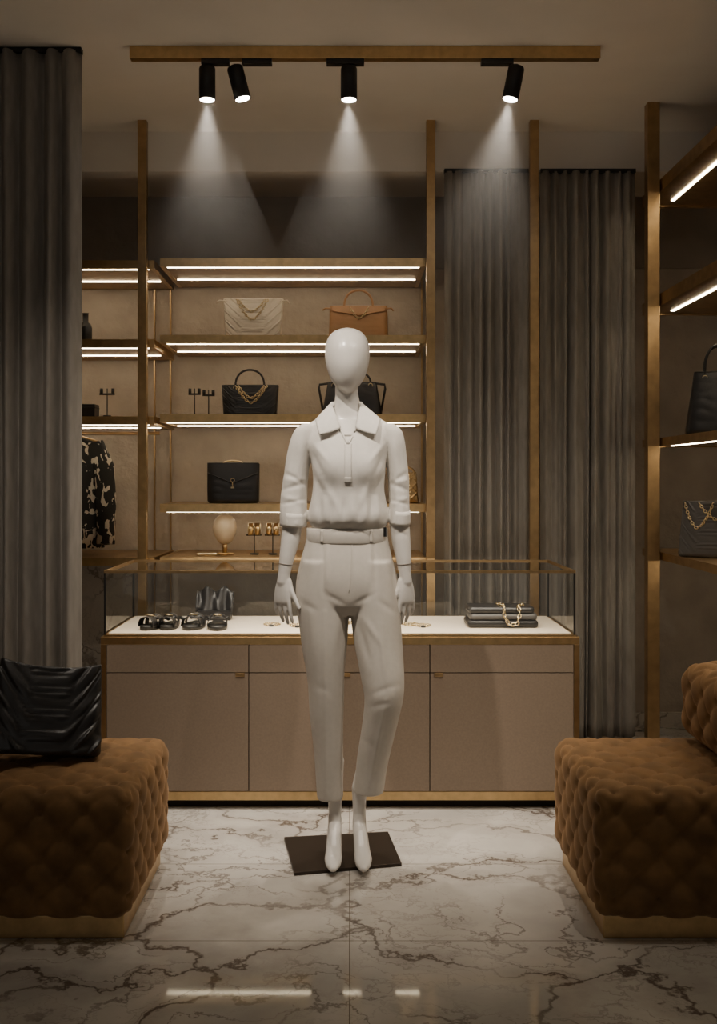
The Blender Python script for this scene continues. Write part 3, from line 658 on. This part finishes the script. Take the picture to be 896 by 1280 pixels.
def displace(o,segs,extra=None,front=True):
    me=o.data; n=len(me.vertices); co=np.empty(n*3); me.vertices.foreach_get('co',co); co=co.reshape(-1,3)
    no=np.empty(n*3); me.vertices.foreach_get('normal',no); no=no.reshape(-1,3)
    px=CX+co[:,0]*F/co[:,1]; py=CY+(CZ-co[:,2])*F/co[:,1]
    w=np.clip(-no[:,1]*1.6+.3,0,1) if front else 1.0
    disp=np.zeros(n)
    for (x0,y0,x1,y1,wd,dp) in segs:
        dx,dy=x1-x0,y1-y0; t=np.clip(((px-x0)*dx+(py-y0)*dy)/(dx*dx+dy*dy),0,1)
        ds=np.hypot(px-(x0+t*dx),py-(y0+t*dy)); amp=.25+.75*np.sin(np.pi*np.clip(t,.02,.98))
        disp+=dp*np.exp(-(ds/wd)**2)*amp
    disp=disp*w
    if extra is not None: disp+=extra(px,py,co,no)
    co+=no*disp[:,None]; me.vertices.foreach_set('co',co.ravel()); me.update()
    return co,no,px,py
# shirt
b=B(); pxloft(b,TOR,M['shirt'],4,p=2.25); pxloft(b,SLL,M['shirt'],4); pxloft(b,SLR,M['shirt'],4)
sh=voxel(b,'shirt',.0036,M['shirt'],6,mq)
m=.001
R=[(396,600,389,652,3.5,4),(402,612,396,656,3.2,-4.5),(410,618,403,656,3.5,4),(417,624,412,657,3,-3.5),(430,626,428,657,3,-3),(440,622,441,656,3.5,3),(447,626,450,657,3,-3.5),(455,614,458,655,3.5,4),(463,618,466,656,3.2,-4.5),(470,606,474,654,3.5,4),
 (390,562,404,592,4,-5),(394,556,412,578,3,3),(481,562,467,592,4,-5),(478,556,460,578,3,3),
 (391,592,404,618,4,-4),(480,592,468,618,4,-4),(404,600,424,640,4,3),(462,600,446,640,4,3),
 (354,590,383,606,3,-3.5),(354,600,382,600,3,2.5),(352,612,383,604,3,-3.5),(352,620,382,630,3.5,3),(351,630,383,624,2.5,-3),
 (511,590,486,606,3,-3.5),(511,601,487,601,3,2.5),(512,613,487,605,3,-3.5),(512,621,488,631,3.5,3),(512,631,487,625,2.5,-3),
 (370,548,362,600,4,-3),(378,545,372,595,3.5,2.5),(499,548,505,600,4,-3),(491,545,496,595,3.5,2.5)]
segs=[(a,b_,c_,d_,e_,f_*m) for a,b_,c_,d_,e_,f_ in R]
def bust(px,py,co,no):
    f=np.clip(-no[:,1]*1.5,0,1)
    nz_=np.array([noise.noise(Vector((c[0]*22,c[1]*8,c[2]*9))) for c in co])
    wv=np.array([noise.noise(Vector((c[0]*50,c[1]*20,c[2]*10+5))) for c in co])*np.exp(-((py-645)/16)**2)
    return f*(.012*np.exp(-(((px-412)/18)**2+((py-582)/21)**2))+.012*np.exp(-(((px-460)/18)**2+((py-582)/21)**2)))+.003*nz_+.003*wv
displace(sh,segs,bust)
bm=bmesh.new(); bm.from_mesh(sh.data); bm.verts.ensure_lookup_table()
kill=[v for v in bm.verts if (CY+(CZ-v.co.z)*S0<514) or (v.normal.y<.2 and abs(CX+v.co.x*F/v.co.y-435)<(553-(CY+(CZ-v.co.z)*F/v.co.y))*.50 and (CY+(CZ-v.co.z)*F/v.co.y)<553)]
bmesh.ops.delete(bm,geom=kill,context='VERTS'); bm.to_mesh(sh.data); bm.free()
q=sh.modifiers.new('t','SOLIDIFY'); q.thickness=.002; q.offset=-1
def bvh_of(o):
    bm=bmesh.new(); bm.from_mesh(o.data); t=BVHTree.FromBMesh(bm); bm.free(); return t
bs=bvh_of(sh)
CAM=Vector((0,0,CZ))
def hit(px,py,tree,off=.003,dflt=D0-.1):
    d=W(px,py,1.0)-CAM; h=tree.ray_cast(CAM,d.normalized())
    if h[0] is None: return W(px,py,dflt)
    return h[0]-d.normalized()*off
def patch(corners,tree,off,nu=10,nv=10):
    A,Bc,C,Dc=[np.array(c,float) for c in corners]; rows=[]
    for i in range(nu+1):
        row=[]
        for j in range(nv+1):
            u,v=i/nu,j/nv; p=(A*(1-u)+Bc*u)*(1-v)+(Dc*(1-u)+C*u)*v
            row.append(hit(p[0],p[1],tree,off))
        rows.append(row)
    return rows
b=B(); b.grid(patch([(430.5,554),(439.5,554),(439.5,604),(430.5,604)],bs,.0015,4,24),M['shirt']); b.grid(patch([(430.5,597),(439.5,597),(439.5,603.5),(430.5,603.5)],bs,.003,3,5),M['shirt'])
for sx in (-1,1):
    pts=[hit(435+sx*(553-y)*.5+sx*1.6,y,bs,.001,D0-.07) for y in range(534,556,3)]
    b.tube(pts,.0028,M['shirt'],8)
b.finish('placket',mq,solid=.0018)
def flap3(cor,name,bulge=.006):
    b=B(); A,Bc,C,Dc=[W(*c) for c in cor]; rows=[]
    for i in range(13):
        u=i/12; row=[]
        for j in range(13):
            v=j/12; p=(A*(1-u)+Bc*u)*(1-v)+(Dc*(1-u)+C*u)*v
            p=p+Vector((0,-bulge*math.sin(math.pi*u)-.010*math.sin(math.pi*v),-.004*math.sin(math.pi*u)*v))
            row.append(p)
        rows.append(row)
    b.grid(rows,M['shirt']); return b.finish(name,mq,solid=.0022)
flap3([(414,503,D0-.005),(394,525,D0-.03),(399,543,D0-.086),(426,535,D0-.076)],'collar_flap')
flap3([(451,503,D0-.005),(476,524,D0-.03),(470,543,D0-.086),(444,535,D0-.076)],'collar_flap')
b=B(); rows=[]
for k,(yy,rx,ry,dc) in enumerate(((502,.053,.058,.03),(508,.056,.062,.03),(514,.064,.068,.03),(520,.078,.074,.03))):
    rows.append([Vector((WX(433,D0)+rx*math.cos(a),D0+dc+ry*math.sin(a),WZ(yy,D0)+.008*math.sin(a))) for a in [math.radians(-35+250*i/36) for i in range(37)]])
b.grid(rows,M['shirt']); b.finish('collar_stand',mq,solid=.003)
# cuffs
b=B()
def rl(c,a,hd,z,n=40): return [Vector((c.x+a*math.cos(2*math.pi*i/n),c.y+hd*math.sin(2*math.pi*i/n),z+.003*math.sin(4*math.pi*i/n+1))) for i in range(n)]
for (x0,x1,ya,yb) in ((350,383.5,641,658),(486.5,512.5,639,656)):
    c_=W((x0+x1)/2,ya,D0-.003); a=(x1-x0)/2/S0
    rr=[]
    for q,k in ((0,.93),(.0,.975),(.3,1.0),(.55,.985),(.8,1.005),(1,.98),(1,.93)):
        rr.append(rl(c_,a*k,.054*k,WZ(ya+(yb-ya)*q,D0)))
    b.loft(rr,M['shirt'],cap=False)
b.finish('rolled_cuffs',mq,solid=.002)
# trousers
b=B(); pxloft(b,HIP,M['trouser'],4,p=2.3); pxloft(b,TL,M['trouser'],5,p=2.15); pxloft(b,TR,M['trouser'],5,p=2.15)
tr=voxel(b,'trousers',.0042,M['trouser'],16,mq)
R=[(404,680,403,740,2.5,-3),(409,680,408,735,2.5,3),(467,680,470,740,2.5,-3),(462,680,463,732,2.5,3),
 (432,756,406,742,3.5,-2.5),(442,756,468,742,3.5,-2.5),(438,684,438,745,2,-1.5),
 (386,700,378,740,3.5,-3),(490,700,497,745,3.5,-3),(482,705,492,745,3,2.5),
 (406,765,408,992,2.6,4),(474,780,483,862,2.8,4),(482,876,461,986,2.6,4),
 (464,868,496,856,4,-2),(462,884,490,878,4,-2),(446,775,462,830,4.5,-4),(454,772,476,806,4,3),
 (390,856,414,864,5,-1.2),(430,775,422,830,4,-3),(382,760,386,830,4.5,-2.5),(472,750,497,768,4,-2),(376,752,396,764,4,-2),
 (452,920,470,940,5,-1.2)]
def tn(px,py,co,no): return np.array([.003*noise.noise(Vector((c[0]*14,c[1]*6,c[2]*6))) for c in co])
displace(tr,[(a,b_,c_,d_,e_,f_*m) for a,b_,c_,d_,e_,f_ in R],tn)
bt=bvh_of(tr)
b=B(); rings=[]
for yy,k in ((660,.97),(660.5,.985),(668,.99),(677,1.005),(678.5,.985)):
    c_=W(433.7,yy,D0); rings.append([Vector((c_.x+sup(51/S0*k,.095*k,2.3,2*math.pi*i/64)[0],c_.y+sup(51/S0*k,.095*k,2.3,2*math.pi*i/64)[1],c_.z)) for i in range(64)])
b.loft(rings,M['trouser'],cap=False); b.finish('waistband',mq,solid=.002)
bw=bvh_of(bpy.data.objects['waistband'])
b=B()
for xx in (402,464): b.grid(patch([(xx-1.8,661),(xx+1.8,661),(xx+1.8,678),(xx-1.8,678)],bw,.003,2,8),M['trouser'])
b.finish('belt_loops',mq,solid=.002)
b=B(); p=hit(480,665,bw,.004); b.box(p.x-.002,p.x+.008,p.y-.003,p.y+.001,p.z-.016,p.z+.016,M['leather']); b.finish('belt_tag',mq)
b=B()
for a_,b_ in (((383,684),(373,725)),((485,683),(496,725))):
    pts=[hit(a_[0]+(b_[0]-a_[0])*i/10,a_[1]+(b_[1]-a_[1])*i/10,bt,.0004) for i in range(11)]; b.tube(pts,.0011,M['trouser'],6)
pts=[hit(440-(4*(i/12)**3),681+60*i/12,bt,.0003) for i in range(13)]; b.tube(pts,.001,M['trouser'],6)
b.finish('pocket_seams',mq)
# ---------------------------------------------------------------- world, camera
w=bpy.data.worlds.new('World'); scene.world=w; w.use_nodes=True
bg=w.node_tree.nodes['Background']; bg.inputs[0].default_value=(1.0,.93,.84,1); bg.inputs[1].default_value=.27
cam=bpy.data.cameras.new('Camera'); co_=bpy.data.objects.new('Camera',cam); scene.collection.objects.link(co_); scene.camera=co_
co_.location=(0,0,CZ); co_.rotation_euler=(math.pi/2,0,0); cam.sensor_fit='VERTICAL'; cam.sensor_height=36; cam.lens=36*F/1280
cam.shift_x=11/1280; cam.shift_y=-40/1280; cam.clip_start=.05
